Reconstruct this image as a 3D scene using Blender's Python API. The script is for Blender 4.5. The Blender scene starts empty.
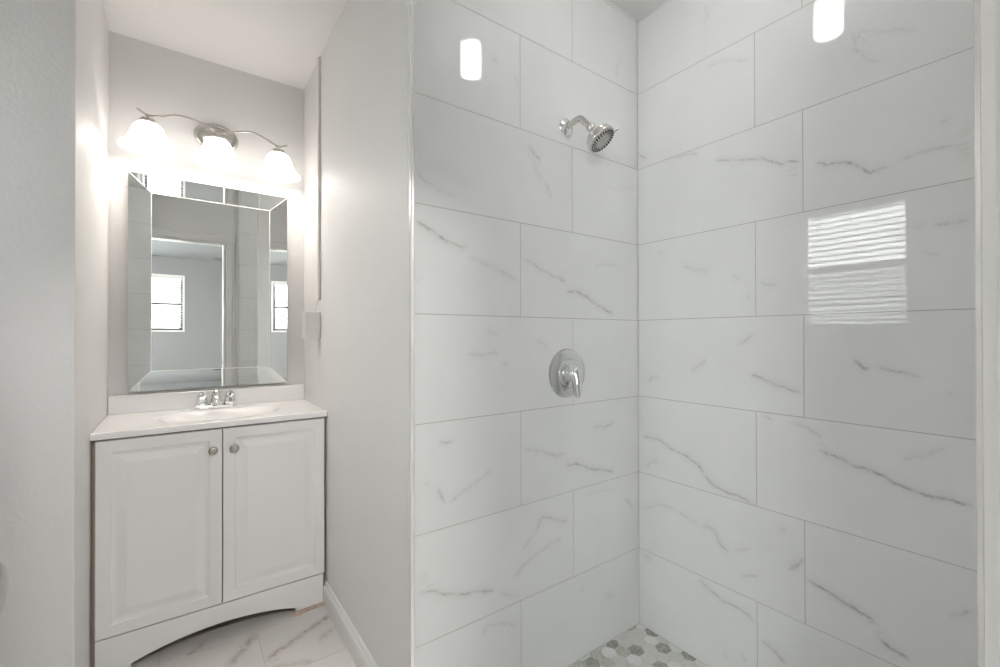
import bpy, bmesh, math, random
from mathutils import Vector, Matrix
random.seed(7)
S = bpy.context.scene
COL = S.collection
R = math.radians

# ------------------------------------------------------------------ camera, sky, exposure
CAM_Z = 1.1632
_y, _p, _r = R(35.8905), R(.2778), R(-.1029)
_fw = Vector((math.sin(_y), math.cos(_y), 0)); _rt = Vector((math.cos(_y), -math.sin(_y), 0)); _up = Vector((0, 0, 1))
_f2 = _fw*math.cos(_p) + _up*math.sin(_p); _u2 = _up*math.cos(_p) - _fw*math.sin(_p)
_r3 = _rt*math.cos(_r) + _u2*math.sin(_r); _u3 = _u2*math.cos(_r) - _rt*math.sin(_r)
cd = bpy.data.cameras.new('camera'); cam = bpy.data.objects.new('camera', cd); COL.objects.link(cam)
cd.sensor_width = 36; cd.lens = 440.33*36/1000; cd.clip_start = .01; cd.clip_end = 60
M = Matrix((_r3, _u3, -_f2)).transposed().to_4x4(); M.translation = (0, 0, CAM_Z); cam.matrix_world = M
S.camera = cam
SKY, VANITY_SHADE, VANITY_BULB, SHOWER_LAMP, FILL_LAMP = 6.6, 1.5, .37, 5.3, 68.0
w = bpy.data.worlds.new('sky'); S.world = w; w.use_nodes = True
bg = w.node_tree.nodes['Background']; bg.inputs[0].default_value = (.985, .985, .995, 1); bg.inputs[1].default_value = SKY
S.view_settings.view_transform = 'Standard'; S.view_settings.look = 'None'
S.view_settings.gamma = 1; S.view_settings.use_curve_mapping = False
S.view_settings.exposure = 1.22

# ------------------------------------------------------------------ materials
def principled(name, col, rough=.5, metal=0, ior=1.5, bump=None, emit=None):
    m = bpy.data.materials.new(name); m.use_nodes = True
    nt = m.node_tree; b = nt.nodes['Principled BSDF']
    b.inputs['Base Color'].default_value = (*col, 1); b.inputs['Roughness'].default_value = rough
    b.inputs['Metallic'].default_value = metal; b.inputs['IOR'].default_value = ior
    if emit:
        b.inputs['Emission Color'].default_value = (*emit[0], 1); b.inputs['Emission Strength'].default_value = emit[1]
    if bump:
        sc, st, dist = bump
        tc = nt.nodes.new('ShaderNodeTexCoord'); n = nt.nodes.new('ShaderNodeTexNoise'); bp = nt.nodes.new('ShaderNodeBump')
        n.inputs['Scale'].default_value = sc; n.inputs['Detail'].default_value = 3
        bp.inputs['Strength'].default_value = st; bp.inputs['Distance'].default_value = dist
        nt.links.new(tc.outputs['Object'], n.inputs['Vector']); nt.links.new(n.outputs[0], bp.inputs['Height'])
        nt.links.new(bp.outputs[0], b.inputs['Normal'])
    return m

def marble(name, base, vein, rough, wander, fine, halo=.012, tint=.02):
    m = bpy.data.materials.new(name); m.use_nodes = True
    nt = m.node_tree; N = nt.nodes; L = nt.links; b = N['Principled BSDF']
    b.inputs['Roughness'].default_value = rough; b.inputs['IOR'].default_value = 1.5
    def attr(n):
        a = N.new('ShaderNodeAttribute'); a.attribute_name = n; return a.outputs['Fac']
    def math_(op, a, c=None, d=None, clamp=False):
        x = N.new('ShaderNodeMath'); x.operation = op; x.use_clamp = clamp
        for i, v in enumerate((a, c, d)):
            if v is None: continue
            if isinstance(v, (int, float)): x.inputs[i].default_value = v
            else: L.new(v, x.inputs[i])
        return x.outputs[0]
    tc = N.new('ShaderNodeTexCoord')
    def noise(scale, detail=3):
        n = N.new('ShaderNodeTexNoise'); n.inputs['Scale'].default_value = scale; n.inputs['Detail'].default_value = detail
        L.new(tc.outputs['Object'], n.inputs['Vector']); return n.outputs[0]
    d, s, wd, tid = attr('vein_distance'), attr('vein_strength'), attr('vein_width'), attr('tile_tone')
    n1 = math_('MULTIPLY', math_('SUBTRACT', noise(26, 5), .5), wander)
    n2 = math_('MULTIPLY', math_('SUBTRACT', noise(150, 4), .5), fine)
    dn = math_('ABSOLUTE', math_('ADD', math_('ADD', d, n1), n2))
    q = math_('DIVIDE', dn, wd)
    core = math_('EXPONENT', math_('MULTIPLY', math_('MULTIPLY', q, q), -1.0))
    hl = math_('MULTIPLY', math_('EXPONENT', math_('DIVIDE', dn, -halo)), .30)
    br = math_('MULTIPLY_ADD', noise(55, 3), 2.6, -.80, clamp=True)
    v = math_('MULTIPLY', math_('ADD', math_('MULTIPLY', core, br), hl), s, clamp=True)
    cl = math_('MULTIPLY', math_('SUBTRACT', noise(5, 4), .5), .10)
    tone = math_('ADD', math_('ADD', math_('MULTIPLY', math_('SUBTRACT', tid, .5), tint), cl), 1.0)
    mul = N.new('ShaderNodeMix'); mul.data_type = 'RGBA'; mul.blend_type = 'MULTIPLY'; mul.inputs[0].default_value = 1
    mul.inputs[6].default_value = (*base, 1)
    cc = N.new('ShaderNodeCombineColor')
    for i in range(3): L.new(tone, cc.inputs[i])
    L.new(cc.outputs[0], mul.inputs[7])
    mx = N.new('ShaderNodeMix'); mx.data_type = 'RGBA'; L.new(v, mx.inputs[0]); L.new(mul.outputs[2], mx.inputs[6])
    mx.inputs[7].default_value = (*vein, 1)
    L.new(mx.outputs[2], b.inputs['Base Color'])
    return m

def stone(name, a, c, scale, rough=.35):
    m = principled(name, a, rough); nt = m.node_tree; b = nt.nodes['Principled BSDF']
    tc = nt.nodes.new('ShaderNodeTexCoord'); n = nt.nodes.new('ShaderNodeTexNoise'); r = nt.nodes.new('ShaderNodeValToRGB')
    n.inputs['Scale'].default_value = scale; n.inputs['Detail'].default_value = 5; n.inputs['Distortion'].default_value = 1.2
    r.color_ramp.elements[0].position = .38; r.color_ramp.elements[1].position = .62
    r.color_ramp.elements[0].color = (*a, 1); r.color_ramp.elements[1].color = (*c, 1)
    nt.links.new(tc.outputs['Object'], n.inputs['Vector']); nt.links.new(n.outputs[0], r.inputs[0]); nt.links.new(r.outputs[0], b.inputs['Base Color'])
    return m

def lamp_glass(name, col, strength, swirl=0):
    m = principled(name, (.9, .9, .9), .25, emit=(col, strength))
    if swirl:
        nt = m.node_tree; b = nt.nodes['Principled BSDF']
        tc = nt.nodes.new('ShaderNodeTexCoord'); n = nt.nodes.new('ShaderNodeTexNoise'); mr = nt.nodes.new('ShaderNodeMapRange')
        n.inputs['Scale'].default_value = 22; n.inputs['Distortion'].default_value = 2
        mr.inputs['From Min'].default_value = .3; mr.inputs['From Max'].default_value = .7
        mr.inputs['To Min'].default_value = strength*(1-swirl); mr.inputs['To Max'].default_value = strength
        nt.links.new(tc.outputs['Object'], n.inputs['Vector']); nt.links.new(n.outputs[0], mr.inputs[0]); nt.links.new(mr.outputs[0], b.inputs['Emission Strength'])
    return m

def clear_pane(name, tint, gloss=.08, trans=None):
    m = bpy.data.materials.new(name); m.use_nodes = True; nt = m.node_tree; nt.nodes.clear()
    o = nt.nodes.new('ShaderNodeOutputMaterial'); t = nt.nodes.new('ShaderNodeBsdfTransparent'); g = nt.nodes.new('ShaderNodeBsdfGlossy'); mx = nt.nodes.new('ShaderNodeMixShader')
    t.inputs[0].default_value = (*tint, 1); g.inputs['Roughness'].default_value = .02; mx.inputs[0].default_value = gloss
    nt.links.new(t.outputs[0], mx.inputs[1]); nt.links.new(g.outputs[0], mx.inputs[2]); nt.links.new(mx.outputs[0], o.inputs[0])
    return m

def blind_mat():
    m = bpy.data.materials.new('blind_vinyl'); m.use_nodes = True; nt = m.node_tree; b = nt.nodes['Principled BSDF']
    b.inputs['Base Color'].default_value = (.72, .72, .70, 1); b.inputs['Roughness'].default_value = .4
    t = nt.nodes.new('ShaderNodeBsdfTranslucent'); t.inputs[0].default_value = (.85, .86, .85, 1)
    mx = nt.nodes.new('ShaderNodeMixShader'); mx.inputs[0].default_value = .08
    nt.links.new(b.outputs[0], mx.inputs[1]); nt.links.new(t.outputs[0], mx.inputs[2]); nt.links.new(mx.outputs[0], nt.nodes['Material Output'].inputs[0])
    return m

MT = dict(
    wall=principled('wall_paint', (.80, .787, .778), .55, bump=(95, .22, .006)),
    ceil=principled('ceiling_paint', (.88, .87, .86), .8, bump=(60, .15, .004)),
    tile=marble('marble_tile', (.86, .862, .855), (.53, .525, .505), .02, .020, .009),
    grout=principled('grout', (.50, .495, .47), .85), hex_grout=principled('pale_grout', (.74, .73, .70), .85),
    floor_tile=marble('floor_marble_tile', (.72, .69, .66), (.45, .38, .32), .18, .03, .006, halo=.02, tint=.06),
    hex_white=stone('hex_white_marble', (.94, .94, .92), (.88, .88, .86), 30), hex_grey=stone('hex_grey_marble', (.52, .53, .48), (.33, .35, .31), 60),
    hex_mid=stone('hex_pale_grey_marble', (.72, .71, .65), (.56, .56, .50), 50), hex_pale=stone('hex_cream_marble', (.84, .83, .79), (.78, .77, .73), 40),
    trim=principled('white_trim_paint', (.82, .81, .80), .3), tiletrim=principled('satin_aluminium', (.93, .93, .92), .25, .35),
    cab=principled('white_thermofoil', (.88, .87, .86), .34), cab_in=principled('raw_board', (.42, .34, .28), .8),
    top=principled('cultured_marble', (.94, .925, .915), .15), chrome=principled('chrome', (.80, .81, .81), .06, 1),
    nickel=principled('brushed_nickel', (.66, .64, .61), .2, 1), knob=stone('antique_nickel', (.66, .63, .58), (.30, .27, .24), 220),
    mirror=principled('mirror_silver', (.90, .915, .895), 0.0, 1), mirror_back=principled('mirror_backing', (.55, .51, .47), .6),
    edge=principled('ground_glass_edge', (.88, .88, .86), .3),
    knob_steel=principled('polished_steel', (.50, .49, .47), .08, 1),
    plastic=principled('white_plastic', (.80, .785, .765), .4), darkrub=principled('grey_rubber', (.05, .05, .05), .6),
    plate=principled('spray_plate_grey', (.50, .50, .485), .4), frame=principled('dark_bronze_frame', (.09, .085, .08), .45),
    glass=clear_pane('window_glass', (.94, .96, .95)), screen=clear_pane('insect_screen', (.66, .66, .66), .0), blind=blind_mat(),
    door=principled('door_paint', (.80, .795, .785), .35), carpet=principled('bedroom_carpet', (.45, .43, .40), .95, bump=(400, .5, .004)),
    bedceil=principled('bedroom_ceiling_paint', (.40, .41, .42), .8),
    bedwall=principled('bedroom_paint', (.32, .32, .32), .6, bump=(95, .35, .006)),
    shade=lamp_glass('alabaster_glass_lit', (1, .955, .90), VANITY_SHADE, .25), bulb=lamp_glass('lit_bulb', (1, .93, .85), 6),
    shower_glass=lamp_glass('opal_glass_lit', (1, .99, .975), SHOWER_LAMP), fan=principled('dark_fan_wood', (.03, .025, .022), .4),
    fill_glass=lamp_glass('added_fill_lamp_glass', (1, .975, .95), FILL_LAMP),
    fan_glass=principled('opal_globe', (.7, .69, .66), .3), wood=stone('pine_shim', (.62, .48, .40), (.48, .36, .29), 40, .8),
)
MT['knob'].node_tree.nodes['Principled BSDF'].inputs['Metallic'].default_value = 1

# ------------------------------------------------------------------ mesh helpers
def obj(name, bm, mats, parent=None, smooth=None, bevel=None, loc=None):
    me = bpy.data.meshes.new(name); bmesh.ops.recalc_face_normals(bm, faces=bm.faces); bm.to_mesh(me); bm.free()
    for m in (mats if isinstance(mats, (list, tuple)) else [mats]): me.materials.append(m)
    o = bpy.data.objects.new(name, me); COL.objects.link(o)
    if parent: o.parent = parent
    if loc: o.location = loc
    if smooth is not None:
        me.polygons.foreach_set('use_smooth', [True]*len(me.polygons)); me.set_sharp_from_angle(angle=R(smooth))
    if bevel:
        b = o.modifiers.new('bevel', 'BEVEL'); b.width = bevel; b.segments = 3; b.limit_method = 'ANGLE'; b.angle_limit = R(40)
    return o
def tag(o, label, cat, group=None):
    o['label'] = label; o['category'] = cat
    if group: o['group'] = group
    return o
def struct(o): o['kind'] = 'structure'; return o
def thing(name, label, cat, loc=(0, 0, 0), rz=0, group=None):
    o = bpy.data.objects.new(name, None); COL.objects.link(o); o.location = loc; o.rotation_euler = (0, 0, rz); o.empty_display_size = .05
    return tag(o, label, cat, group)
def copy_tree(o, parent=None):
    c = o.copy(); COL.objects.link(c)
    if parent: c.parent = parent
    for ch in list(o.children): copy_tree(ch, c)
    return c
def box(bm, a, b, mi=0):
    x0, y0, z0 = a; x1, y1, z1 = b
    v = [bm.verts.new(p) for p in ((x0,y0,z0),(x1,y0,z0),(x1,y1,z0),(x0,y1,z0),(x0,y0,z1),(x1,y0,z1),(x1,y1,z1),(x0,y1,z1))]
    for f in ((0,3,2,1),(4,5,6,7),(0,1,5,4),(1,2,6,5),(2,3,7,6),(3,0,4,7)):
        bm.faces.new([v[i] for i in f]).material_index = mi
    return v
def boxes(*bb):
    bm = bmesh.new()
    for a, b in bb: box(bm, a, b)
    return bm
def prism(bm, pts, h0, h1, axes='xyz'):
    """polygon in the plane of the first two axes, extruded along the third"""
    def P(a, b, c):
        d = {axes[0]: a, axes[1]: b, axes[2]: c}; return (d['x'], d['y'], d['z'])
    lo = [bm.verts.new(P(a, b, h0)) for a, b in pts]; hi = [bm.verts.new(P(a, b, h1)) for a, b in pts]
    n = len(pts); bm.faces.new(lo[::-1]); bm.faces.new(hi)
    for i in range(n): bm.faces.new((lo[i], lo[(i+1) % n], hi[(i+1) % n], hi[i]))
    return bm
def lathe(bm, prof, seg=32, mat=Matrix(), sx=1, sy=1, mi=0, closed=False):
    """profile of (radius, height) turned about local z, then moved by mat"""
    rings = []
    for r, z in prof:
        if r < 1e-6: rings.append([bm.verts.new(mat @ Vector((0, 0, z)))])
        else: rings.append([bm.verts.new(mat @ Vector((r*math.cos(2*math.pi*i/seg)*sx, r*math.sin(2*math.pi*i/seg)*sy, z))) for i in range(seg)])
    for a, b in zip(rings, rings[1:]):
        for i in range(seg):
            j = (i+1) % seg
            if len(a) == 1 and len(b) == 1: continue
            q = (a[0], b[j], b[i]) if len(a) == 1 else (a[i], a[j], b[0]) if len(b) == 1 else (a[i], a[j], b[j], b[i])
            bm.faces.new(q).material_index = mi
    return bm
def spline(pts, n=8):
    P = [Vector(p) for p in pts]; out = []
    for i in range(len(P)-1):
        p0, p1, p2, p3 = P[max(i-1, 0)], P[i], P[i+1], P[min(i+2, len(P)-1)]
        for k in range(n):
            t = k/n; out.append(.5*((2*p1)+(p2-p0)*t+(2*p0-5*p1+4*p2-p3)*t*t+(3*p1-p0-3*p2+p3)*t**3))
    return out + [P[-1]]
def tube(bm, pts, rad, seg=12):
    """rad: one radius or a function of 0..1 along the path"""
    rings = []; n = len(pts); up = None
    for i, p in enumerate(pts):
        d = (pts[min(i+1, n-1)] - pts[max(i-1, 0)]).normalized()
        if up is None: up = d.orthogonal().normalized()
        up = (up - d*up.dot(d)).normalized(); s = d.cross(up)
        r = rad(i/(n-1)) if callable(rad) else rad
        rx, ry = r if isinstance(r, tuple) else (r, r)
        rings.append([bm.verts.new(p + up*math.cos(2*math.pi*k/seg)*rx + s*math.sin(2*math.pi*k/seg)*ry) for k in range(seg)])
    for a, b in zip(rings, rings[1:]):
        for k in range(seg): bm.faces.new((a[k], a[(k+1) % seg], b[(k+1) % seg], b[k]))
    bm.faces.new(rings[0][::-1]); bm.faces.new(rings[-1])
    return bm
def axis_mat(loc, direction):
    q = Vector((0, 0, 1)).rotation_difference(Vector(direction).normalized()); m = q.to_matrix().to_4x4(); m.translation = loc; return m

# ------------------------------------------------------------------ layout (metres; x along the shower head wall, y away from the door)
UC, V1, U1, VB, UL, VG, UW, ZC = .5147, 1.1185, 1.5011, 2.442, -.247, 1.735, -1.25, 2.44
DV = .03                      # bathroom face of the door wall
OU0, OU1, OZ = -.215, .418, 2.03   # door opening
ROW = .306
BV = -4.0                     # far bedroom wall
MIR_ROT = 1.0   # tiny skew of the mirror
FAN_POS, FAN_ANG = (1.165, -2.5, ZC), 180
# veins printed on the tiles: (strength, width mm, points along the wall)
HEAD_VEINS = [(0.3, 2, [(1.405, 2.268), (1.381, 2.216), (1.369, 2.165)]), (0.5, 2, [(0.777, 2.043), (0.784, 2.03), (0.811, 2.021)]), (0.25, 3, [(0.859, 2.01), (0.879, 1.991), (0.875, 1.957)]), (0.75, 3, [(0.925, 1.795), (0.95, 1.768), (0.988, 1.746)]), (0.5, 2.5, [(0.999, 1.688), (1.013, 1.66), (1.036, 1.63)]), (0.55, 3, [(0.526, 1.616), (0.558, 1.592), (0.599, 1.58), (0.655, 1.57)]), (0.3, 3, [(0.933, 1.734), (0.977, 1.7), (1.008, 1.676)]), (0.25, 2, [(1.516, 1.777), (1.373, 1.729), (1.309, 1.732)]), (0.9, 3.5, [(0.518, 1.48), (0.567, 1.464), (0.615, 1.437), (0.654, 1.428), (0.696, 1.43)]), (0.7, 3, [(0.689, 1.4), (0.706, 1.396), (0.72, 1.386)]), (0.35, 5, [(0.699, 1.402), (0.753, 1.383), (0.806, 1.367), (0.89, 1.334)]), (0.55, 4, [(0.518, 1.314), (0.539, 1.326), (0.548, 1.319)]), (0.45, 4, [(0.903, 1.415), (0.994, 1.382), (1.082, 1.354)]), (0.7, 4, [(1.049, 1.369), (1.082, 1.354), (1.101, 1.362)]), (0.95, 3, [(1.092, 1.318), (1.166, 1.32), (1.229, 1.291), (1.284, 1.267), (1.356, 1.244)]), (0.3, 3, [(1.235, 1.421), (1.302, 1.434), (1.383, 1.438)]), (0.55, 3, [(0.745, 1.184), (0.779, 1.171), (0.809, 1.159)]), (0.4, 4, [(0.685, 1.109), (0.742, 1.104), (0.809, 1.112)]), (0.35, 4, [(0.809, 1.081), (0.833, 1.067), (0.849, 1.086)]), (0.3, 3, [(0.953, 1.148), (0.997, 1.131), (1.02, 1.107)]), (0.55, 4, [(0.585, 0.859), (0.62, 0.854), (0.65, 0.865)]), (0.6, 3.5, [(0.585, 0.735), (0.601, 0.706), (0.617, 0.677)]), (0.35, 5, [(0.62, 0.679), (0.681, 0.707), (0.745, 0.73), (0.786, 0.759)]), (0.35, 4, [(0.541, 0.746), (0.56, 0.751), (0.569, 0.758)]), (0.6, 3, [(0.901, 0.794), (0.974, 0.775), (1.047, 0.751), (1.094, 0.751)]), (0.8, 3.5, [(1.089, 0.706), (1.139, 0.705), (1.174, 0.695), (1.227, 0.671), (1.293, 0.654), (1.356, 0.635)]), (0.5, 3, [(1.233, 0.807), (1.249, 0.827), (1.293, 0.818), (1.362, 0.828)]), (0.6, 3, [(0.947, 0.506), (0.964, 0.528), (0.982, 0.555), (1.037, 0.534), (1.108, 0.509)]), (0.4, 4, [(0.863, 0.382), (0.896, 0.416), (0.973, 0.439), (1.079, 0.464)]), (0.35, 4, [(0.896, 0.461), (0.93, 0.491), (0.951, 0.508)]), (0.8, 3.5, [(0.525, 0.455), (0.575, 0.445), (0.613, 0.423), (0.643, 0.41), (0.719, 0.393), (0.792, 0.371)]), (0.5, 3, [(0.525, 0.495), (0.538, 0.496), (0.566, 0.492)]), (0.3, 4, [(0.792, 0.368), (0.847, 0.339), (0.895, 0.313)]), (0.45, 3, [(1.409, 0.525), (1.446, 0.497), (1.471, 0.463)]), (0.25, 4, [(1.189, 0.583), (1.27, 0.581), (1.338, 0.571)]), (0.45, 3, [(0.74, 0.249), (0.755, 0.274), (0.784, 0.271), (0.839, 0.251), (0.887, 0.229)]), (0.45, 2, [(1.162, 0.27), (1.173, 0.248), (1.188, 0.236)]), (0.4, 2, [(1.291, 0.193), (1.325, 0.167), (1.359, 0.158)])]
BACK_VEINS = [(0.25, 3, [(0.832, 2.34), (0.821, 2.291), (0.84, 2.256)]), (0.22, 3, [(0.992, 2.219), (0.962, 2.234), (0.937, 2.266)]), (0.3, 3, [(0.826, 2.088), (0.815, 2.108), (0.773, 2.104), (0.678, 2.062)]), (0.4, 3, [(0.409, 2.008), (0.403, 1.946), (0.377, 1.906), (0.344, 1.878)]), (0.25, 3, [(0.401, 1.998), (0.352, 1.965), (0.319, 1.957), (0.274, 1.924)]), (0.8, 3, [(0.806, 1.771), (0.73, 1.75), (0.652, 1.728), (0.588, 1.694), (0.532, 1.682)]), (0.6, 2.5, [(1.121, 1.905), (1.097, 1.885), (1.065, 1.862)]), (0.45, 2.5, [(0.998, 1.837), (0.935, 1.831), (0.853, 1.818)]), (0.4, 2, [(0.577, 1.651), (0.553, 1.65), (0.532, 1.647)]), (0.8, 3, [(0.503, 1.67), (0.474, 1.654), (0.425, 1.645), (0.402, 1.627), (0.378, 1.603), (0.329, 1.604)]), (0.4, 4, [(0.321, 1.609), (0.275, 1.622), (0.222, 1.619), (0.182, 1.612)]), (0.5, 3, [(0.246, 1.681), (0.23, 1.682), (0.216, 1.686)]), (0.5, 3, [(0.212, 1.644), (0.198, 1.646), (0.18, 1.642)]), (0.6, 3, [(0.208, 1.596), (0.195, 1.588), (0.181, 1.583)]), (0.5, 3, [(1.021, 1.502), (1.012, 1.485), (1.004, 1.469)]), (0.4, 3, [(0.932, 1.425), (0.866, 1.396), (0.811, 1.384)]), (0.6, 2.5, [(0.742, 1.366), (0.725, 1.354), (0.713, 1.343)]), (0.35, 2.5, [(0.688, 1.272), (0.686, 1.291), (0.684, 1.307)]), (0.4, 3, [(0.663, 1.341), (0.636, 1.325), (0.598, 1.319)]), (0.7, 3, [(0.254, 1.432), (0.226, 1.436), (0.203, 1.433), (0.181, 1.431)]), (0.35, 3, [(0.306, 1.44), (0.28, 1.437), (0.254, 1.434)]), (0.35, 3, [(0.273, 1.381), (0.254, 1.36), (0.233, 1.36)]), (0.9, 3, [(0.689, 1.033), (0.655, 1.026), (0.62, 1.01), (0.577, 1.001), (0.535, 0.988)]), (0.45, 3, [(0.736, 1.127), (0.701, 1.147), (0.666, 1.169)]), (0.5, 3, [(1.077, 0.974), (1.054, 0.999), (1.014, 1.002)]), (0.5, 4, [(0.894, 1.03), (0.856, 1.057), (0.826, 1.083)]), (0.85, 4, [(0.414, 1.103), (0.403, 1.084), (0.39, 1.071), (0.368, 1.078)]), (0.6, 3, [(0.368, 1.078), (0.345, 1.074), (0.329, 1.069), (0.306, 1.066), (0.267, 1.052)]), (0.5, 3, [(0.232, 1.03), (0.22, 1.021), (0.21, 1.017)]), (0.85, 3, [(1.104, 0.758), (1.064, 0.762), (1.02, 0.758), (0.968, 0.734), (0.903, 0.715), (0.858, 0.693), (0.836, 0.659)]), (0.9, 3, [(0.858, 0.686), (0.835, 0.663), (0.81, 0.642), (0.769, 0.629), (0.719, 0.627), (0.666, 0.614)]), (0.35, 4, [(1.093, 0.632), (1.056, 0.661), (1.02, 0.685)]), (0.6, 3, [(0.655, 0.909), (0.632, 0.905), (0.614, 0.895)]), (0.5, 4, [(0.578, 0.901), (0.543, 0.894), (0.515, 0.884), (0.497, 0.875), (0.487, 0.854)]), (1.0, 4, [(0.5, 0.834), (0.463, 0.822), (0.422, 0.807), (0.386, 0.801), (0.351, 0.792), (0.323, 0.777), (0.298, 0.771), (0.265, 0.763), (0.228, 0.767), (0.206, 0.764), (0.183, 0.762)]), (0.4, 4, [(0.317, 0.838), (0.288, 0.855), (0.26, 0.868), (0.227, 0.895)]), (0.7, 3, [(0.858, 0.482), (0.829, 0.489), (0.804, 0.484), (0.793, 0.457), (0.773, 0.434), (0.746, 0.438)]), (0.35, 3, [(0.746, 0.438), (0.713, 0.457), (0.682, 0.469)]), (0.35, 4, [(1.103, 0.465), (1.043, 0.5), (0.977, 0.513), (0.916, 0.499), (0.858, 0.482)]), (0.7, 5, [(0.58, 0.442), (0.555, 0.468), (0.532, 0.501)]), (0.4, 3, [(0.73, 0.354), (0.688, 0.379), (0.652, 0.402)]), (1.0, 4, [(0.529, 0.44), (0.494, 0.433), (0.446, 0.421), (0.41, 0.411), (0.38, 0.402), (0.361, 0.388)]), (1.0, 4, [(0.369, 0.373), (0.355, 0.357), (0.335, 0.342), (0.311, 0.341), (0.296, 0.332)]), (0.6, 3, [(0.232, 0.481), (0.21, 0.499), (0.184, 0.52)]), (0.7, 3.5, [(0.867, 0.293), (0.823, 0.271), (0.774, 0.256), (0.72, 0.256), (0.67, 0.239)]), (0.8, 1.5, [(1.099, 0.282), (1.066, 0.28), (1.053, 0.27)]), (0.5, 2.5, [(0.781, 0.089), (0.771, 0.081), (0.764, 0.061)]), (0.5, 2.5, [(0.724, 0.118), (0.708, 0.101), (0.699, 0.087)]), (0.8, 3.5, [(0.659, 0.188), (0.632, 0.187), (0.612, 0.18), (0.595, 0.162), (0.584, 0.147)]), (0.5, 3, [(0.61, 0.563), (0.593, 0.562), (0.577, 0.571)])]
FLOOR_VEINS = [(0.9, 14, [(0.244, 1.776), (0.335, 1.824), (0.472, 1.892), (0.551, 1.932)]), (0.8, 16, [(0.134, 1.82), (0.191, 1.896), (0.242, 1.961)]), (0.7, 13, [(-0.002, 1.937), (0.046, 1.995), (0.078, 2.025)]), (0.5, 16, [(0.248, 1.732), (0.345, 1.697), (0.453, 1.589)]), (0.6, 14, [(0.422, 1.767), (0.459, 1.796), (0.497, 1.827)])]
HEX = {'d': [(1.319, 1.101), (1.366, 1.028), (1.49, 1.051), (1.454, 0.977), (1.5, 0.903), (1.367, 0.932), (1.185, 1.078)], 'm': [(1.232, 1.103), (1.323, 1.052), (1.232, 1.054), (1.142, 1.105), (1.442, 1.112)], 'w': [(1.486, 1.108), (1.459, 1.033), (1.282, 1.07), (1.319, 1.001), (1.502, 0.949), (1.19, 1.118), (1.365, 1.112), (1.414, 0.907)]}


def nearest(px, py, lines):
    best = (9, 9, 0, 4)
    for s, wmm, pts in lines:
        tot = sum(math.dist(a, b) for a, b in zip(pts, pts[1:])); run = 0
        for a, b in zip(pts, pts[1:]):
            l = math.dist(a, b)
            if l < 1e-6: continue
            t = ((px-a[0])*(b[0]-a[0]) + (py-a[1])*(b[1]-a[1]))/l/l; tcl = max(0, min(1, t))
            qx, qy = a[0]+(b[0]-a[0])*tcl, a[1]+(b[1]-a[1])*tcl
            d = math.dist((px, py), (qx, qy))
            if d < best[0]:
                cr = (b[0]-a[0])*(py-a[1]) - (b[1]-a[1])*(px-a[0])
                u = (run + l*tcl)/tot; e = min(u, 1-u)*tot
                best = (d, math.copysign(d, cr), s*min(1, e/.02), wmm)
            run += l
    d, sd, s, wmm = best
    return (max(-.5, min(.5, sd)), s*max(0, min(1, (.034-d)/.015)), wmm*.001)

def tiled(name, place, tiles, veins, depth, mats, step=.011, gap=.0011, proud=.0012):
    """tiles as fine patches proud of a grout bed, in one surface; place(a, b, d) -> point, d = height over the bed"""
    bm = bmesh.new(); la = {k: bm.verts.layers.float.new(k) for k in ('vein_distance', 'vein_strength', 'vein_width', 'tile_tone')}
    for a0, a1, b0, b1 in tiles:
        own = []
        for v in veins:
            m = v[2][len(v[2])//2]
            if a0-.002 <= m[0] <= a1+.002 and b0-.002 <= m[1] <= b1+.002: own.append(v)
        tone = random.random()
        x0, x1, y0, y1 = a0+gap, a1-gap, b0+gap, b1-gap
        nx, ny = (max(1, round((x1-x0)/step)), max(1, round((y1-y0)/step))) if own else (1, 1)
        g = []
        for j in range(ny+1):
            row = []
            for i in range(nx+1):
                px, py = x0+(x1-x0)*i/nx, y0+(y1-y0)*j/ny
                v = bm.verts.new(place(px, py, proud))
                sd, s, wd = nearest(px, py, own) if own else (.5, 0, .004)
                v[la['vein_distance']] = sd; v[la['vein_strength']] = s; v[la['vein_width']] = wd; v[la['tile_tone']] = tone
                row.append(v)
            g.append(row)
        for j in range(ny):
            for i in range(nx): bm.faces.new((g[j][i], g[j][i+1], g[j+1][i+1], g[j+1][i]))
        rim = [bm.verts.new(place(px, py, 0)) for px, py in ((x0, y0), (x1, y0), (x1, y1), (x0, y1))]
        cor = [g[0][0], g[0][nx], g[ny][nx], g[ny][0]]
        for v in rim: v[la['vein_distance']] = .5; v[la['vein_width']] = .004; v[la['tile_tone']] = tone
        edge = [g[0], [r[nx] for r in g], g[ny][::-1], [r[0] for r in g][::-1]]
        for k in range(4):
            bm.faces.new([rim[(k+1) % 4], rim[k]] + edge[k])
    A0, A1 = min(t[0] for t in tiles), max(t[1] for t in tiles); B0, B1 = min(t[2] for t in tiles), max(t[3] for t in tiles)
    lo = [bm.verts.new(place(a, b, 0)) for a, b in ((A0, B0), (A1, B0), (A1, B1), (A0, B1))]
    hi = [bm.verts.new(place(a, b, -depth)) for a, b in ((A0, B0), (A1, B0), (A1, B1), (A0, B1))]
    for f in [lo, hi[::-1]] + [[lo[i], hi[i], hi[(i+1) % 4], lo[(i+1) % 4]] for i in range(4)]: bm.faces.new(f).material_index = 1
    return struct(obj(name, bm, mats))

def random_veins(a0, a1, b0, b1, n):
    out = []
    for _ in range(n):
        x, y, an = random.uniform(a0, a1), random.uniform(b0, b1), random.choice((-.5, -.6, .5))
        l = random.uniform(.08, .22)
        out.append((random.uniform(.4, .9), 3, [(x+math.cos(an)*l*k/3, y+math.sin(an)*l*k/3+random.uniform(-.012, .012)) for k in range(4)]))
    return out

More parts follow.
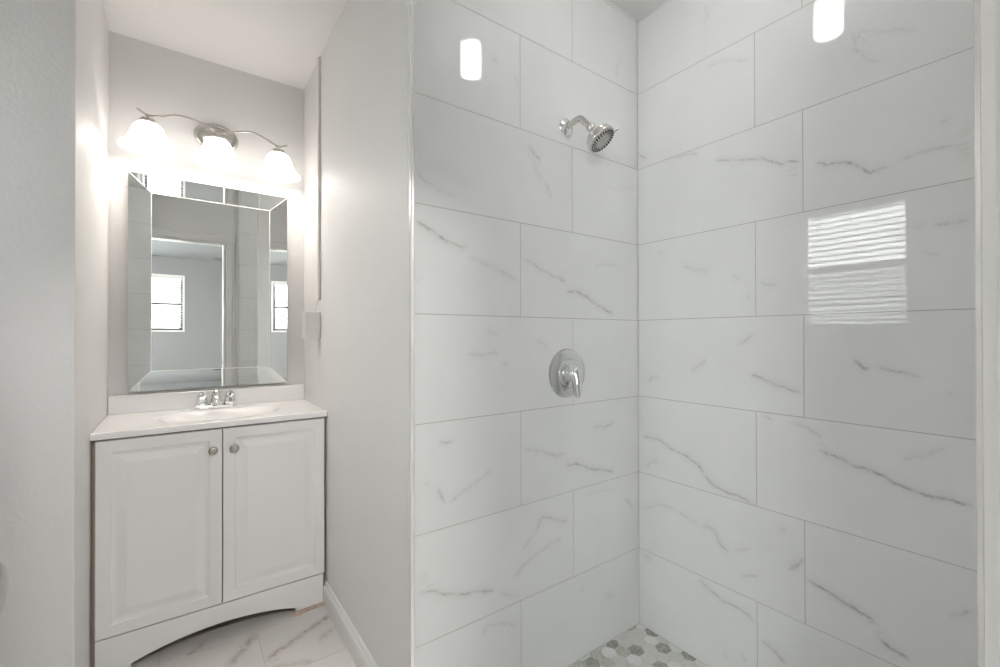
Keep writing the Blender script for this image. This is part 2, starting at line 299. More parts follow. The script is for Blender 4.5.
# ------------------------------------------------------------------ room shell
struct(obj('ceiling', boxes(((-1.9, -.03, ZC), (2.3, 2.6, ZC+.1))), MT['ceil']))
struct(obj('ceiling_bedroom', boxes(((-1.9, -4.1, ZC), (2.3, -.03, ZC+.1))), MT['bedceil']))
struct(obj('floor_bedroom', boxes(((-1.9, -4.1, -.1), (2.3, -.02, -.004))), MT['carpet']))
# bathroom floor: 12 x 24 marble look tiles
ft = []
v = 1.972 - .305*7; k = 0
rows = []
while v < VB:
    rows.append((max(v, -.02), min(v+.305, VB))); v += .305
for k, (b0, b1) in enumerate(rows):
    u = .242 - .61*4 + (.305 if k % 2 else 0)
    while u < UC:
        if u+.61 > -1.25 and b1-b0 > .01: ft.append((max(u, -1.25), min(u+.61, UC), b0, b1))
        u += .61
# make sure the joint at x=.242 falls on the row in front of the vanity
fl = tiled('floor', lambda a, b, d: (a, b, d-.0012), ft, FLOOR_VEINS + random_veins(-1.2, .4, .1, 1.5, 16), .1, [MT['floor_tile'], MT['grout']], step=.02)

struct(obj('wall_back', boxes(((-.347, VB, -.1), (.64, VB+.1, ZC))), MT['wall']))
struct(obj('wall_right', prism(bmesh.new(), [(UC, VB), (UC, V1+.01), (1.602, V1+.01), (1.602, V1-.02), (1.62, V1-.02), (1.62, V1+.11), (.62, V1+.11), (.62, VB)], -.1, ZC), MT['wall']))
struct(obj('wall_left', prism(bmesh.new(), [(UL, VB), (UL, VG), (UW-.1, VG), (UW-.1, VG+.1), (UL-.1, VG+.1), (UL-.1, VB)], -.1, ZC), MT['wall']))
WV0, WV1, WZ0, WZ1 = .838, 1.536, 1.218, 2.185
def wall_with_hole(name, axis, c0, c1, a0, a1, h0, h1, z0, z1, mat):
    bm = bmesh.new()
    for A0, A1, Z0, Z1 in ((a0, h0, -.1, ZC), (h1, a1, -.1, ZC), (h0, h1, -.1, z0), (h0, h1, z1, ZC)):
        if axis == 'x': box(bm, (c0, A0, Z0), (c1, A1, Z1))
        else: box(bm, (A0, c0, Z0), (A1, c1, Z1))
    return struct(obj(name, bm, mat))
wall_with_hole('wall_toilet_side', 'x', UW-.1, UW, -.08, VG, WV0, WV1, WZ0, WZ1, MT['wall'])
bm = bmesh.new()
box(bm, (-1.9, -.08, -.1), (OU0, DV, ZC)); box(bm, (OU0, -.08, OZ), (OU1, DV, ZC)); box(bm, (OU1, -.08, -.1), (.512, DV, ZC)); box(bm, (.512, -.08, -.1), (2.3, .048, ZC)); box(bm, (1.602, .04, -.1), (1.62, .08, ZC))
struct(obj('wall_front', bm, MT['wall']))
BWU0, BWU1, BWZ0, BWZ1 = -.235, .240, 1.262, 2.125
bm = bmesh.new()
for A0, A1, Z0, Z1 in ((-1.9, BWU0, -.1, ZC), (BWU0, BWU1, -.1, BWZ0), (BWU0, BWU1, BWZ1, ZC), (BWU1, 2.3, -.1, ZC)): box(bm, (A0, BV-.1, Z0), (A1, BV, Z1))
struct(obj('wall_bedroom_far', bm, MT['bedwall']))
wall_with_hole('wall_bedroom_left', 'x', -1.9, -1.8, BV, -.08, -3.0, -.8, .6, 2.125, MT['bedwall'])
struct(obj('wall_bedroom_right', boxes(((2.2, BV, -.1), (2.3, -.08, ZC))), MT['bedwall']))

# shower: tiles, base, kerb
def rowset(a_lo, a_hi, even, odd, z0=0):
    out = []
    for k in range(8):
        cuts = sorted(c for c in ([even] if k % 2 == 0 else [odd]) for c in (c-1.22, c-.61, c, c+.61) if a_lo+.03 < c < a_hi-.03)
        e = [a_lo] + cuts + [a_hi]
        for x0, x1 in zip(e, e[1:]): out.append((x0, x1, max(k*ROW, z0), min((k+1)*ROW, ZC)))
    return out
tiled('wall_shower_left', lambda a, b, d: (a, V1+.0012-d, b), rowset(.5195, U1, .892, 1.13), HEAD_VEINS, .0085, [MT['tile'], MT['grout']])
tiled('wall_shower_back', lambda a, b, d: (U1+.0012-d, a, b), rowset(.058, V1, .667, .532), BACK_VEINS, .1, [MT['tile'], MT['grout']])
tiled('wall_shower_right', lambda a, b, d: (a, .0593+d, b), rowset(.523, U1, .85, 1.09), random_veins(.55, 1.4, .1, 2.3, 26), .0085, [MT['tile'], MT['grout']], step=.02)
bm = bmesh.new(); box(bm, (.63, .05, -.1), (1.60, 1.127, -.0015), 4)
P = .0521
SN = {}
for kd, mi in (('d', 1), ('m', 2), ('w', 0)):
    for h in HEX[kd]: SN[h] = mi
org = (1.454, .977)
for i in range(-22, 3):
    for j in range(-24, 8):
        cx = org[0] + i*P*math.sqrt(3)/2; cy = org[1] + (j + (.5 if i % 2 else 0))*P
        if not (.62 < cx < U1+.02 and .05 < cy < V1+.02): continue
        hit = min(SN, key=lambda h: math.dist(h, (cx, cy))) if SN else None
        mi = SN[hit] if math.dist(hit, (cx, cy)) < .028 else random.choice((0, 0, 0, 1, 2, 3, 3, 3, 3)) if cx < 1.25 or cy < .86 else 3
        r = P/math.sqrt(3) - .0013
        vv = [(max(.631, min(U1-.001, cx+r*math.cos(R(60*q)))), max(.059, min(V1-.001, cy+r*math.sin(R(60*q))))) for q in range(6)]
        ver = [bm.verts.new((a, b, 0)) for a, b in vv]; low = [bm.verts.new((a, b, -.0015)) for a, b in vv]
        bm.faces.new(ver).material_index = mi
        for q in range(6): bm.faces.new((ver[q], low[q], low[(q+1) % 6], ver[(q+1) % 6])).material_index = mi
struct(obj('floor_shower', bm, [MT['hex_white'], MT['hex_grey'], MT['hex_mid'], MT['hex_pale'], MT['hex_grout']]))

struct(obj('trim_kerb', boxes(((UC+.004, .06, 0), (.63, 1.116, .10))), MT['trim'], bevel=.004))
# metal edge trims where the tile stops
def edge_trim(name, ua, va, s):
    bm = prism(bmesh.new(), [(ua-.003, va+s*.012), (ua-.003, va+s*.002), (ua, va-s*.0012), (ua+.003, va-s*.002), (ua+.0065, va-s*.002), (ua+.0065, va+s*.012)], 0, ZC-.002)
    return struct(obj(name, bm, MT['tiletrim']))
edge_trim('trim_1', .5125, V1, 1); edge_trim('trim_2', .5125, .0605, -1)
bm = bmesh.new()
prism(bm, [(V1-.001, ZC), (V1-.001, ZC-.007), (V1-.004, ZC-.005), (V1-.007, ZC)], .523, U1-.001, 'yzx')
prism(bm, [(U1-.001, ZC), (U1-.001, ZC-.007), (U1-.004, ZC-.005), (U1-.007, ZC)], .06, V1-.002, 'xzy')
struct(obj('trim_3', bm, MT['trim']))
# baseboard along the partition
bb = [(0, 0), (-.0145, 0), (-.0145, .072), (-.0125, .080), (-.0085, .084), (-.0085, .092), (-.004, .099), (0, .1)]
struct(obj('baseboard_right', prism(bmesh.new(), [(UC-.0005+a, b) for a, b in bb], 1.131, 1.999, 'xzy'), MT['trim']))
struct(obj('baseboard_left', prism(bmesh.new(), [(VG-.0005+a, b) for a, b in bb], UW, UL-.002, 'yzx'), MT['trim']))
# door casing, jamb and door leaf
bm = bmesh.new(); cw, ct = .062, .0187
prof = [(0, DV), (0, DV+.012), (.006, DV+ct), (cw-.02, DV+ct), (cw-.012, DV+.012), (cw, DV+.010), (cw, DV)]
prism(bm, [(OU1+.005+a, b) for a, b in prof], 0, OZ+.005, 'xyz')
prism(bm, [(OU0-.005-a, b) for a, b in prof], 0, OZ+.005, 'xyz')
prism(bm, [(OZ+.005+a, b) for a, b in prof], OU0-.005-cw, OU1+.005+cw, 'zyx')
box(bm, (OU1-.016, -.082, 0), (OU1+.0005, DV+.001, OZ)); box(bm, (OU0-.0005, -.082, 0), (OU0+.016, DV+.001, OZ)); box(bm, (OU0+.016, -.082, OZ-.016), (OU1-.016, DV+.001, OZ))
casing = struct(obj('trim_4', bm, MT['trim']))
obj('strike_plate', boxes(((OU1-.0175, -.03, .90), (OU1-.016, .0, .96))), MT['nickel'], casing)
def panel_front(bm, rect, plane, levels, rev=False):
    """nested rectangles: levels = (inset, height toward the viewer); plane(a, b, h) -> point"""
    a0, a1, b0, b1 = rect; prev = None
    for ins, h in levels:
        c = [bm.verts.new(plane(a, b, h)) for a, b in ((a0+ins, b0+ins), (a1-ins, b0+ins), (a1-ins, b1-ins), (a0+ins, b1-ins))]
        if prev:
            for i in range(4): bm.faces.new((prev[i], prev[(i+1) % 4], c[(i+1) % 4], c[i]))
        else: first = c
        prev = c
    bm.faces.new(prev); return first
dl0, dl1 = DV+.015, DV+.617
bm = boxes(((OU0-.021, dl0, .012), (OU0+.014, dl1, 2.02)))
leaf = struct(obj('door_1', bm, MT['door'], bevel=.002))
KY, KZ = .585, .935
hd = bmesh.new(); lathe(hd, [(0, 0), (.031, 0), (.031, .004), (.026, .010), (.013, .013), (.011, .026), (.016, .033), (.025, .041), (.0275, .050), (.0265, .053), (.0265, .055), (.0275, .058), (.0275, .063), (.025, .0675), (.020, .0700), (.012, .0712), (0, .0712)], 32, axis_mat((OU0+.014, KY, KZ), (1, 0, 0)))
kn = obj('door_knob', hd, MT['knob_steel'], leaf, smooth=40)
hd = bmesh.new(); lathe(hd, [(0, 0), (.031, 0), (.031, .004), (.026, .010), (.013, .013), (.011, .026), (.016, .033), (.025, .041), (.0275, .050), (.0265, .053), (.0265, .055), (.0275, .058), (.0275, .063), (.025, .0675), (.020, .0700), (.012, .0712), (0, .0712)], 32, axis_mat((OU0-.021, KY, KZ), (-1, 0, 0)))
obj('door_knob', hd, MT['knob_steel'], leaf, smooth=40)

# windows: dark frame, two sashes, panes, white casing; blinds are things of their own
def window(name, axis, c_in, c_out, a0, a1, z0, z1, screen=False):
    """axis 'x': wall of constant x; c_in = room face, c_out = outer face"""
    def B(bm, p, q, r, s, d0, d1):
        lo, hi = sorted((d0, d1))
        if axis == 'x': box(bm, (lo, p, r), (hi, q, s))
        else: box(bm, (p, lo, r), (q, hi, s))
    sg = 1 if c_out > c_in else -1; f0 = c_in + sg*.062; f1 = c_in + sg*.095; zm = (z0+z1)/2; t = .034
    bm = bmesh.new()
    B(bm, a0, a0+t, z0, z1, f0, f1); B(bm, a1-t, a1, z0, z1, f0, f1); B(bm, a0+t, a1-t, z0, z0+t, f0, f1); B(bm, a0+t, a1-t, z1-t, z1, f0, f1); B(bm, a0+t, a1-t, zm-.02, zm+.02, f0, f1)
    o = struct(obj(name, bm, MT['frame']))
    for q in ((z0+t, zm-.02), (zm+.02, z1-t)):
        bm = bmesh.new(); B(bm, a0+t, a1-t, q[0], q[1], c_in+sg*.077, c_in+sg*.080); obj('pane', bm, MT['glass'], o)
    if screen:
        bm = bmesh.new(); B(bm, a0+t, a1-t, z0+t, zm-.02, c_in+sg*.0885, c_in+sg*.0895); obj('insect_screen', bm, MT['screen'], o)
    bm = bmesh.new(); w_ = .028; e = c_in - sg*.012
    B(bm, a0-w_, a0, z0-w_, z1+w_, c_in-sg*.0002, e); B(bm, a1, a1+w_, z0-w_, z1+w_, c_in-sg*.0002, e); B(bm, a0, a1, z1, z1+w_, c_in-sg*.0002, e); B(bm, a0, a1, z0-w_, z0, c_in-sg*.0002, c_in-sg*.03)
    obj('window_casing', bm, MT['trim'], o)
    return o
def blind(axis, c_in, sg, a0, a1, z0, z1, label, tilt, pitch=.045):
    mid = (a0+a1)/2; half = (a1-a0)/2 - .006
    if axis == 'x': t = thing('window_blind', label, 'blind', (c_in+sg*.034, mid, z1-.03), R(90))
    else: t = thing('window_blind', label, 'blind', (mid, c_in+sg*.034, z1-.03), 0)
    obj('headrail', boxes(((-half, -.024, -.01), (half, .024, .028))), MT['plastic'], t, bevel=.003)
    n = int((z1-z0-.07)/pitch)
    bm = bmesh.new(); hw = .024; c, s = math.cos(R(tilt)), math.sin(R(tilt))
    prof = [(-hw, 0), (-hw*.5, .0022), (0, .003), (hw*.5, .0022), (hw, 0), (hw, .0018), (hw*.5, .0042), (0, .005), (-hw*.5, .0042), (-hw, .0018)]
    prism(bm, [(y*c - z*s, y*s + z*c) for y, z in prof], -half, half, 'yzx')
    s0 = obj('slat', bm, MT['blind'], t); s0.location = (0, 0, -.03)
    for k in range(1, n):
        sl = s0.copy(); COL.objects.link(sl); sl.parent = t; sl.location = (0, 0, -.03-k*pitch)
    obj('bottom_rail', boxes(((-half, -.022, -.03-n*pitch), (half, .022, -.012-n*pitch))), MT['blind'], t, bevel=.003)
    for x in (-half*.72, half*.72):
        bm = bmesh.new(); tube(bm, [Vector((x, -.025, 0)), Vector((x, -.025, -.02-n*pitch))], .0012, 6); obj('ladder_cord', bm, MT['plastic'], t)
    bm = bmesh.new(); tube(bm, [Vector((half*.6, -.03, 0)), Vector((half*.6, -.032, -.55))], .004, 8); obj('tilt_wand', bm, MT['plastic'], t)
    return t
window('window_1', 'x', UW, UW-.1, WV0, WV1, WZ0, WZ1, True)
blind('x', UW, -1, WV0, WV1, WZ0, WZ1, 'white slatted blind in the bathroom window, mirrored in the glossy shower wall', 25)
window('window_2', 'y', BV, BV-.1, BWU0, BWU1, BWZ0, BWZ1)
blind('y', BV, -1, BWU0, BWU1, BWZ0, BWZ1, 'white slatted blind in the far bedroom window, seen in the vanity mirror', 25)
window('window_added', 'x', -1.8, -1.9, -3.0, -.8, .6, 2.125)  # added window, out of view: brings extra daylight through the doorway


# ------------------------------------------------------------------ vanity cabinet
CU0, CU1, CF = -.236, .505, 2.0
cab = thing('vanity_cabinet', 'white two-door vanity cabinet with arched toe board filling the alcove', 'cabinet', ((CU0+CU1)/2, 2.2, 0))
off = Vector((-(CU0+CU1)/2, -2.2, 0))
def part(name, bm, mat, parent, **k):
    bmesh.ops.translate(bm, verts=bm.verts, vec=off); return obj(name, bm, mat, parent, **k)
bm = bmesh.new()
box(bm, (CU0+.004, CF+.021, 0), (CU0+.02, 2.438, .812)); box(bm, (CU1-.02, CF+.021, 0), (CU1-.004, 2.438, .812))
box(bm, (CU0+.02, CF+.021, .10), (CU1-.02, 2.438, .116)); box(bm, (CU0+.02, 2.428, 0), (CU1-.02, 2.438, .812))
box(bm, (CU0+.02, CF+.021, .74), (CU1-.02, CF+.035, .812))
box(bm, (UL+.001, CF+.03, 0), (CU0+.004, CF+.045, .812)); box(bm, (CU1-.004, CF+.03, 0), (UC-.001, CF+.045, .812))
part('carcass', bm, MT['cab_in'], cab)
arch = [(CU0+.002, 0), (-.14, 0), (-.14, .018)]
for k in range(13):
    t = k/12; u = -.14 + t*(.39+.14); arch.append((u, .024 + .040*math.sin(math.pi*t)**.8))
arch += [(.39, .018), (.39, 0), (CU1-.006, 0), (CU1-.006, .133), (CU0+.002, .133)]
part('toe_board', prism(bmesh.new(), arch, CF+.001, CF+.02, 'xzy'), MT['cab'], cab)
def door(a0, a1, knob_u, b0=.137, b1=.807):
    bm = bmesh.new()
    pl = lambda a, b, h: (a, CF+.018-h, b)
    lv = [(0, 0), (0, .0155), (.0025, .018), (.040, .018), (.043, .0150), (.052, .0125), (.056, .0125), (.060, .0130), (.080, .0172), (.083, .0178)]
    f = panel_front(bm, (a0, a1, b0, b1), pl, lv); bm.faces.new(f[::-1])
    d = part('door', bm, MT['cab'], cab)
    kb = bmesh.new()
    lathe(kb, [(0, 0), (.008, 0), (.007, .006), (.006, .012), (.012, .016), (.0155, .019), (.0160, .022), (.0135, .0245), (.0125, .0235), (.009, .0245), (.0085, .0255), (.004, .026), (0, .0265)], 28, axis_mat((knob_u, CF, .731), (0, -1, 0)))
    part('knob', kb, MT['knob'], d, smooth=35)
door(CU0+.001, .1275, .098); door(.1305, CU1-.001, .167)

shim = obj('wood_shim', prism(bmesh.new(), [(.375, 1.985), (.40, 1.978), (.43, 1.988), (.503, 1.992), (.503, 1.9995), (.385, 1.9995)], .0002, .012), MT['wood'])
tag(shim, 'broken strip of bare wood on the floor at the vanity toe board right foot', 'wood strip')

# countertop with oval basin
top = thing('countertop', 'glossy white vanity top with built-in oval basin and backsplash', 'countertop', (.134, 2.2, .815))
TU0, TU1, TV0, TV1, TZ = UL+.0015, UC-.0015, 1.986, 2.4405, .838
bm = bmesh.new(); nx, ny = 96, 58; g = []
def topz(u, v):
    r = math.sqrt(((u-.134)/.222)**2 + ((v-2.198)/.150)**2)
    t = max(0, min(1, (1.04-r)/.62)); z = TZ - .085*(t*t*(3-2*t))
    e = min(u-TU0+.02, TU1-u+.02, v-TV0)
    return z - max(0, .006-e)**2*60
for lvl in (0, 1):
    gg = []
    for j in range(ny+1):
        vv = TV0 + (TV1-TV0)*j/ny if j > 3 else TV0 + (0, .0015, .0035, .0065)[j]
        row = []
        for i in range(nx+1):
            u = TU0 + (TU1-TU0)*i/nx; z = topz(u, vv)
            row.append(bm.verts.new((u, vv, z if lvl == 0 else min(.8155, z-.010))))
        gg.append(row)
    g.append(gg)
for lvl in (0, 1):
    for j in range(ny):
        for i in range(nx): bm.faces.new((g[lvl][j][i], g[lvl][j][i+1], g[lvl][j+1][i+1], g[lvl][j+1][i]))
for a, b in ((g[0][0], g[1][0]), (g[0][ny], g[1][ny]), ([r[0] for r in g[0]], [r[0] for r in g[1]]), ([r[nx] for r in g[0]], [r[nx] for r in g[1]])):
    for i in range(len(a)-1): bm.faces.new((a[i], a[i+1], b[i+1], b[i]))
off = Vector((-.134, -2.2, -.815))
part('basin_top', bm, MT['top'], top, smooth=40)
part('backsplash', boxes(((TU0, 2.421, TZ), (TU1, TV1, .915))), MT['top'], top, bevel=.003)
bm = bmesh.new(); lathe(bm, [(0, .003), (.012, .004), (.019, .003), (.021, .0005), (.021, -.004)], 24, Matrix.Translation((.134, 2.198, topz(.134, 2.198)+.001)))
part('drain', bm, MT['chrome'], top, smooth=40)

# faucet
fau = thing('faucet', 'chrome two-handle centerset faucet at the back of the basin', 'faucet', (.129, 2.378, TZ))
bm = bmesh.new()
pts = [(.028*math.cos(a)+(.054 if math.cos(a) >= 0 else -.054), .028*math.sin(a)) for a in [2*math.pi*k/40 for k in range(40)]]
prism(bm, pts, .0003, .014); obj('base_plate', bm, MT['chrome'], fau, bevel=.003)
for s in (-1, 1):
    bm = bmesh.new()
    lathe(bm, [(0, .012), (.0265, .012), (.0265, .022), (.0235, .025), (.0235, .034), (.021, .048), (.016, .062), (.0095, .071), (0, .074)], 10, Matrix.Translation((s*.054, 0, 0)))
    tube(bm, spline([(s*.054, 0, .052), (s*.058, -.010, .058), (s*.064, -.022, .056)], 5), lambda t: (.0065-.002*t, .0045-.001*t), 10)
    obj('handle', bm, MT['chrome'], fau, smooth=22)
bm = bmesh.new()
lathe(bm, [(0, .012), (.027, .012), (.024, .024), (.020, .045), (.018, .062), (.014, .074), (.007, .080), (0, .082)], 24)
tube(bm, spline([(0, .004, .048), (0, -.020, .062), (0, -.055, .062), (0, -.085, .048), (0, -.092, .036)], 6), lambda t: (.013-.002*t, .0165-.001*t), 16)
obj('spout', bm, MT['chrome'], fau, smooth=40)
bm = bmesh.new(); tube(bm, [Vector((0, .016, .01)), Vector((0, .016, .078))], .0025, 8); lathe(bm, [(0, .076), (.006, .078), (.006, .084), (0, .087)], 12, Matrix.Translation((0, .016, 0)))
obj('lift_rod', bm, MT['chrome'], fau, smooth=40)

# mirror with angled mirror-strip frame, hung very slightly askew
mir = thing('wall_mirror', 'rectangular mirror with mirrored border strips on the wall above the vanity', 'mirror', (.124, 2.436, .93), R(MIR_ROT))
W2, H, ST = .3065, .928, .0765
iw, i0, i1 = W2-ST, ST+.006, H-ST+.002
yi = -.0045; slope = (9.6, 8.0, 8.6, 9.6)   # bottom, right, top, left strip
bm = boxes(((-W2+.002, yi+.001, .002), (W2-.002, .0, H-.002)))
obj('backing', bm, MT['mirror_back'], mir)
bm = boxes(((-iw-.001, yi-.0002, i0-.001), (iw+.001, yi+.0008, i1+.001)))
obj('centre_pane', bm, MT['mirror'], mir)
co = [(-W2, 0), (W2, 0), (W2, H), (-W2, H)]; ci = [(-iw, i0), (iw, i0), (iw, i1), (-iw, i1)]
for k in range(4):
    a, b, c, d = co[k], co[(k+1) % 4], ci[(k+1) % 4], ci[k]
    yo = yi - .0018 - ST*math.tan(R(slope[k])); bm = bmesh.new()
    fr = [bm.verts.new((a[0], yo, a[1])), bm.verts.new((b[0], yo, b[1])), bm.verts.new((c[0], yi-.0018, c[1])), bm.verts.new((d[0], yi-.0018, d[1]))]
    bk = [bm.verts.new((p.co.x, yi+.0008, p.co.z)) for p in fr]
    bm.faces.new(fr); bm.faces.new(bk[::-1])
    for q in range(4): bm.faces.new((fr[q], bk[q], bk[(q+1) % 4], fr[(q+1) % 4])).material_index = 1
    obj('frame_strip', bm, [MT['mirror'], MT['mirror_back']], mir)

# ground edges where the strips meet each other and the centre pane
bm = bmesh.new()
for k in range(4):
    yk = yi - .0018; a, b = ci[k], ci[(k+1) % 4]
    tube(bm, [Vector((a[0], yk, a[1])), Vector((b[0], yk, b[1]))], .0013, 6)
    yo = yi - .0018 - ST*math.tan(R(max(slope[k], slope[k-1])))
    tube(bm, [Vector((co[k][0], yo+.0005, co[k][1])), Vector((a[0], yk, a[1]))], .0011, 6)
obj('bevel_edge', bm, MT['edge'], mir)

# ------------------------------------------------------------------ vanity light
LV = 2.285
KF = LV/2.34
van = thing('vanity_light', 'lit three-shade brushed nickel vanity light with wavy bar above the mirror', 'wall light', (.132, VB-.001, 2.088))
O = Vector((.132, VB-.001, 2.088))
L_ = lambda u, v, z: (Vector((u*KF, v, CAM_Z+(z-CAM_Z)*KF)) if abs(v-LV) < 1e-6 else Vector((u, v, z))) - O
bm = bmesh.new()
lathe(bm, [(0, 0), (.088, 0), (.088, .006), (.083, .012), (.074, .014), (.066, .012), (.056, .016), (.045, .030), (.020, .040), (0, .041)], 48, axis_mat((0, 0, 0), (0, -1, 0)), sx=1, sy=.72)
obj('wall_plate', bm, MT['nickel'], van, smooth=40)
bm = bmesh.new()
wav = spline([L_(-.150, LV, 2.101), L_(-.116, LV, 2.084), L_(-.075, LV, 2.091), L_(-.006, LV, 2.113), L_(.065, LV, 2.105), L_(.132, LV, 2.083), L_(.180, LV, 2.091), L_(.258, LV, 2.114), L_(.320, LV, 2.100), L_(.376, LV, 2.076), L_(.416, LV, 2.089)], 8)
tube(bm, wav, (.0055, .0045), 12); obj('wavy_bar', bm, MT['nickel'], van, smooth=50)
bm = bmesh.new(); tube(bm, spline([L_(.132, VB-.035, 2.084), L_(.132, 2.37, 2.088), L_(.132, LV, 2.083)], 6), .008, 12); obj('arm', bm, MT['nickel'], van, smooth=50)
SH = [(.026, 2.046), (.036, 2.043), (.049, 2.030), (.058, 2.008), (.0645, 1.987), (.075, 1.964), (.089, 1.949), (.0965, 1.943), (.0975, 1.939), (.0945, 1.938)]
for i, u in enumerate((-.113, .132, .378)):
    z0 = (2.083, 2.082, 2.077)[i]; dz = (0.004, 0, -.004)[i]
    cup = bmesh.new()
    lathe(cup, [(0, z0-.003), (.006, z0-.004), (.007, 2.070+dz), (.026, 2.062+dz), (.036, 2.046+dz), (.034, 2.041+dz), (0, 2.041+dz)], 24, Matrix.Translation(L_(u, LV, 0)) @ Matrix.Scale(KF, 4))
    c = obj('shade_cup', cup, MT['nickel'], van, smooth=40)
    bm = bmesh.new()
    outer = [(r, z+dz) for r, z in SH]; inner = [(max(.001, r-.003), z+dz+.001) for r, z in SH[::-1]]
    lathe(bm, outer+inner, 40, Matrix.Translation(L_(u, LV, 0)) @ Matrix.Scale(KF, 4))
    obj('glass_shade', bm, MT['shade'], van, smooth=50)
    bm = bmesh.new(); lathe(bm, [(0, 1.965+dz), (.018, 1.970+dz), (.028, 1.988+dz), (.026, 2.004+dz), (.014, 2.025+dz), (.013, 2.046+dz)], 24, Matrix.Translation(L_(u, LV, 0)) @ Matrix.Scale(KF, 4))
    obj('bulb', bm, MT['bulb'], van, smooth=50)
    ld = bpy.data.lights.new('bulb_light', 'POINT'); ld.energy = VANITY_BULB; ld.color = (1, .93, .85); ld.shadow_soft_size = .02
    lo = bpy.data.objects.new('bulb_light', ld); COL.objects.link(lo); lo.parent = van; lo.location = L_(u, LV, 1.955+dz)

# ------------------------------------------------------------------ surface raceway, switch box
rw = tag(obj('cable_raceway', boxes(((UC-.0125, 2.103, 1.325), (UC-.0005, 2.123, 2.436))), MT['plastic'], bevel=.003), 'thin white vertical cable raceway on the partition wall beside the light', 'raceway')
jb = thing('junction_box', 'small white surface box on the partition wall below the cable raceway', 'electrical box', (UC-.0005, 2.139, 1.150))
obj('box_body', boxes(((-.058, -.032, 0), (0, .032, .124))), MT['plastic'], jb, bevel=.004)
obj('cover', boxes(((-.066, -.033, -.001), (-.058, .033, .125))), MT['plastic'], jb, bevel=.003)
bm = bmesh.new(); tube(bm, spline([(-.022, -.01, .120), (-.018, -.012, .142), (-.010, -.018, .165), (-.008, -.02, .18)], 6), .003, 8)
obj('cable', bm, MT['plastic'], jb, smooth=50)

# ------------------------------------------------------------------ shower head, valve, lamp
sh = thing('showerhead', 'brushed nickel showerhead on a bent arm high on the marble tile wall', 'showerhead', (1.097, V1, 1.897))
bm = bmesh.new(); lathe(bm, [(0, 0), (.031, 0), (.031, .003), (.027, .007), (.018, .010), (.0135, .013), (0, .013)], 36, axis_mat((0, 0, 0), (0, -1, 0)))
obj('flange', bm, MT['chrome'], sh, smooth=40)
bm = bmesh.new()
path = [Vector((0, -.004, 0)), Vector((0, -.03, .003))] + spline([(0, -.045, .005), (0, -.068, .004), (0, -.088, -.014), (0, -.112, -.042)], 7)
tube(bm, path, .0105, 16); obj('arm', bm, MT['nickel'], sh, smooth=50)
ax = Vector((.25, -.55, -.80)).normalized(); hp = Vector((.007, -.106, -.036))
bm = bmesh.new()
lathe(bm, [(0, -.004), (.012, -.004), (.0145, .004), (.0145, .012), (.013, .016), (.017, .022), (.030, .032), (.040, .040), (.0445, .046), (.0445, .054), (.047, .056), (.0495, .060), (.0495, .067), (.0485, .070), (.046, .0715), (0, .0715)], 40, axis_mat(hp, ax))
body = obj('head', bm, MT['nickel'], sh, smooth=35)
bm = bmesh.new(); lathe(bm, [(0, .0735), (.030, .0732), (.0455, .0722), (.046, .0712)], 40, axis_mat(hp, ax)); pl = obj('spray_plate', bm, MT['plate'], body, smooth=35)
bm = bmesh.new(); Q = axis_mat(hp, ax)
for rr, n, r0 in ((.0405, 26, .0024), (.0340, 24, .0020), (.0275, 18, .0016)):
    for k in range(n):
        a = 2*math.pi*(k+.5*(rr < .034))/n; lathe(bm, [(r0, .0715), (r0, .0748), (r0*.6, .0755), (0, .0755)], 7, Q @ Matrix.Translation((rr*math.cos(a), rr*math.sin(a), 0)))
nz = obj('nozzles', bm, MT['darkrub'], body); nz['kind'] = 'stuff'
side = (Q.to_3x3() @ Vector((1, 0, 0)))
best = max((Q.to_3x3() @ Vector((math.cos(a), math.sin(a), 0)) for a in [R(5*i) for i in range(72)]), key=lambda d: d.dot(Vector((.68, -.49, .55))))
bm = bmesh.new(); tube(bm, [hp+ax*.063+best*.046, hp+ax*.063+best*.058, hp+ax*.064+best*.066], lambda t: (.008-.002*t, .005-.001*t), 10)
obj('spray_lever', bm, MT['nickel'], body, smooth=40)

va = thing('shower_valve', 'round chrome shower valve plate with single lever handle on the tile wall', 'shower valve', (1.098, V1, 1.031))
A = axis_mat((0, 0, 0), (0, -1, 0))
bm = bmesh.new(); lathe(bm, [(0, 0), (.086, 0), (.086, .003), (.083, .008), (.074, .013), (.058, .016), (.054, .0165), (.052, .0145), (.049, .0145), (.047, .017), (.038, .019), (0, .019)], 56, A)
pl = principled('valve_satin_chrome', (.72, .73, .73), .16, 1)
obj('escutcheon', bm, pl, va, smooth=25)
bm = bmesh.new(); lathe(bm, [(0, .019), (.031, .019), (.031, .024), (.026, .026), (.026, .031), (.022, .033), (.022, .038), (0, .038)], 36, A); obj('valve_sleeve', bm, MT['chrome'], va, smooth=25)
bm = bmesh.new()
lathe(bm, [(.0, .032), (.020, .032), (.0235, .038), (.024, .046), (.021, .055), (.013, .061), (0, .063)], 32, A)
tube(bm, spline([(0, -.045, -.002), (0, -.050, -.030), (0, -.052, -.055), (0, -.053, -.080)], 6), lambda t: (.0215*(1-.25*t-.35*t**6), .018*(1-.25*t-.35*t**6)), 18)
obj('lever', bm, MT['chrome'], va, smooth=40)

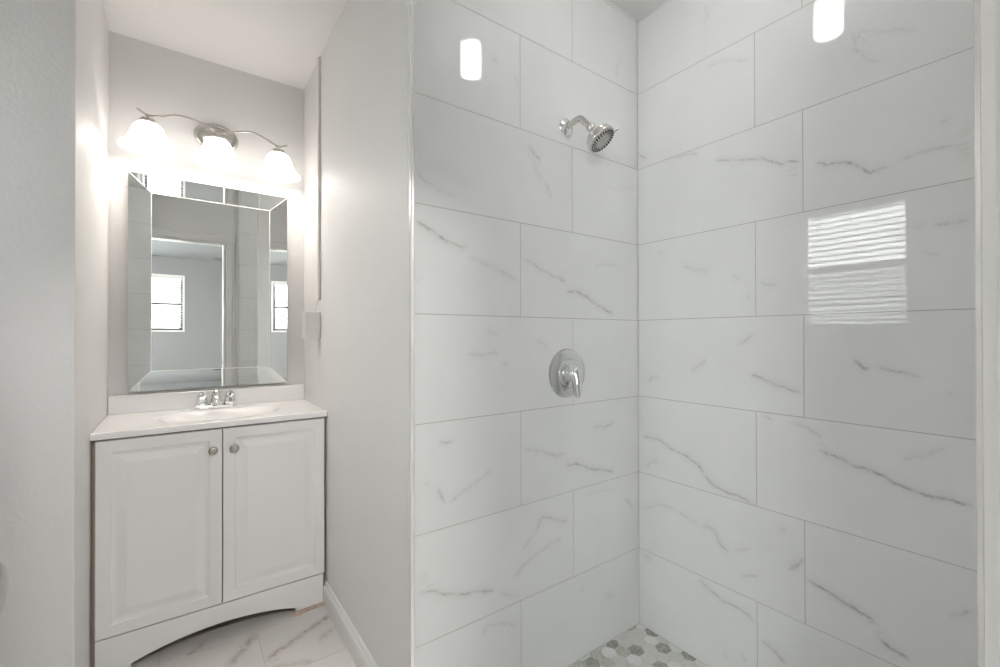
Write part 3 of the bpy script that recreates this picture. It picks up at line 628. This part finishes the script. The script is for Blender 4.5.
lm = thing('shower_light', 'lit white cylinder lamp on the shower ceiling, mirrored in the glossy tiles', 'ceiling light', (1.02, .615, ZC))
bm = bmesh.new(); lathe(bm, [(0, -.0005), (.062, -.0005), (.062, -.012), (.057, -.018), (0, -.018)], 36); obj('canopy', bm, MT['nickel'], lm, smooth=35)
bm = bmesh.new(); lathe(bm, [(.044, -.018), (.047, -.020), (.047, -.136), (.044, -.141), (.039, -.141), (.037, -.136), (0, -.136)], 40); obj('glass_cylinder', bm, MT['shower_glass'], lm, smooth=35)

# ------------------------------------------------------------------ bedroom ceiling fan glimpsed in the mirror
fn = thing('ceiling_fan', 'dark ceiling fan in the bedroom, its blade tip glimpsed in the vanity mirror', 'fan', FAN_POS)
bm = bmesh.new(); lathe(bm, [(0, -.0005), (.07, -.0005), (.06, -.05), (.015, -.06), (.013, -.12), (.09, -.13), (.11, -.16), (.11, -.21), (.06, -.24), (0, -.24)], 32); obj('motor', bm, MT['fan'], fn, smooth=35)
bm = bmesh.new(); lathe(bm, [(.05, -.24), (.09, -.27), (.10, -.31), (.07, -.35), (0, -.36)], 32); obj('globe', bm, MT['fan_glass'], fn, smooth=50)
for k in range(5):
    a = R(FAN_ANG+72*k); m = Matrix.Rotation(a, 4, 'Z')
    bm = prism(bmesh.new(), [(.10, -.02), (.18, -.05), (.58, -.065), (.61, -.04), (.61, .04), (.58, .065), (.18, .05), (.10, .02)], -.187, -.179)
    bmesh.ops.transform(bm, matrix=m @ Matrix.Rotation(R(8), 4, 'X'), verts=bm.verts); obj('blade', bm, MT['fan'], fn)

# added fill lamp on the bedroom ceiling, unseen; lights the lower bathroom through the door
bl = thing('added_fill_light', 'added round fill lamp on the bedroom ceiling, unseen, lighting the bathroom through the door', 'ceiling light', (.12, -1.05, ZC))
bm = bmesh.new(); lathe(bm, [(0, -.0005), (.18, -.0005), (.18, -.022), (.172, -.028), (0, -.028)], 40); obj('base', bm, MT['plastic'], bl, smooth=35)
bm = bmesh.new(); lathe(bm, [(.165, -.028), (.160, -.045), (.135, -.070), (.09, -.086), (.04, -.092), (0, -.093)], 40); obj('glass_dome', bm, MT['fill_glass'], bl, smooth=50)
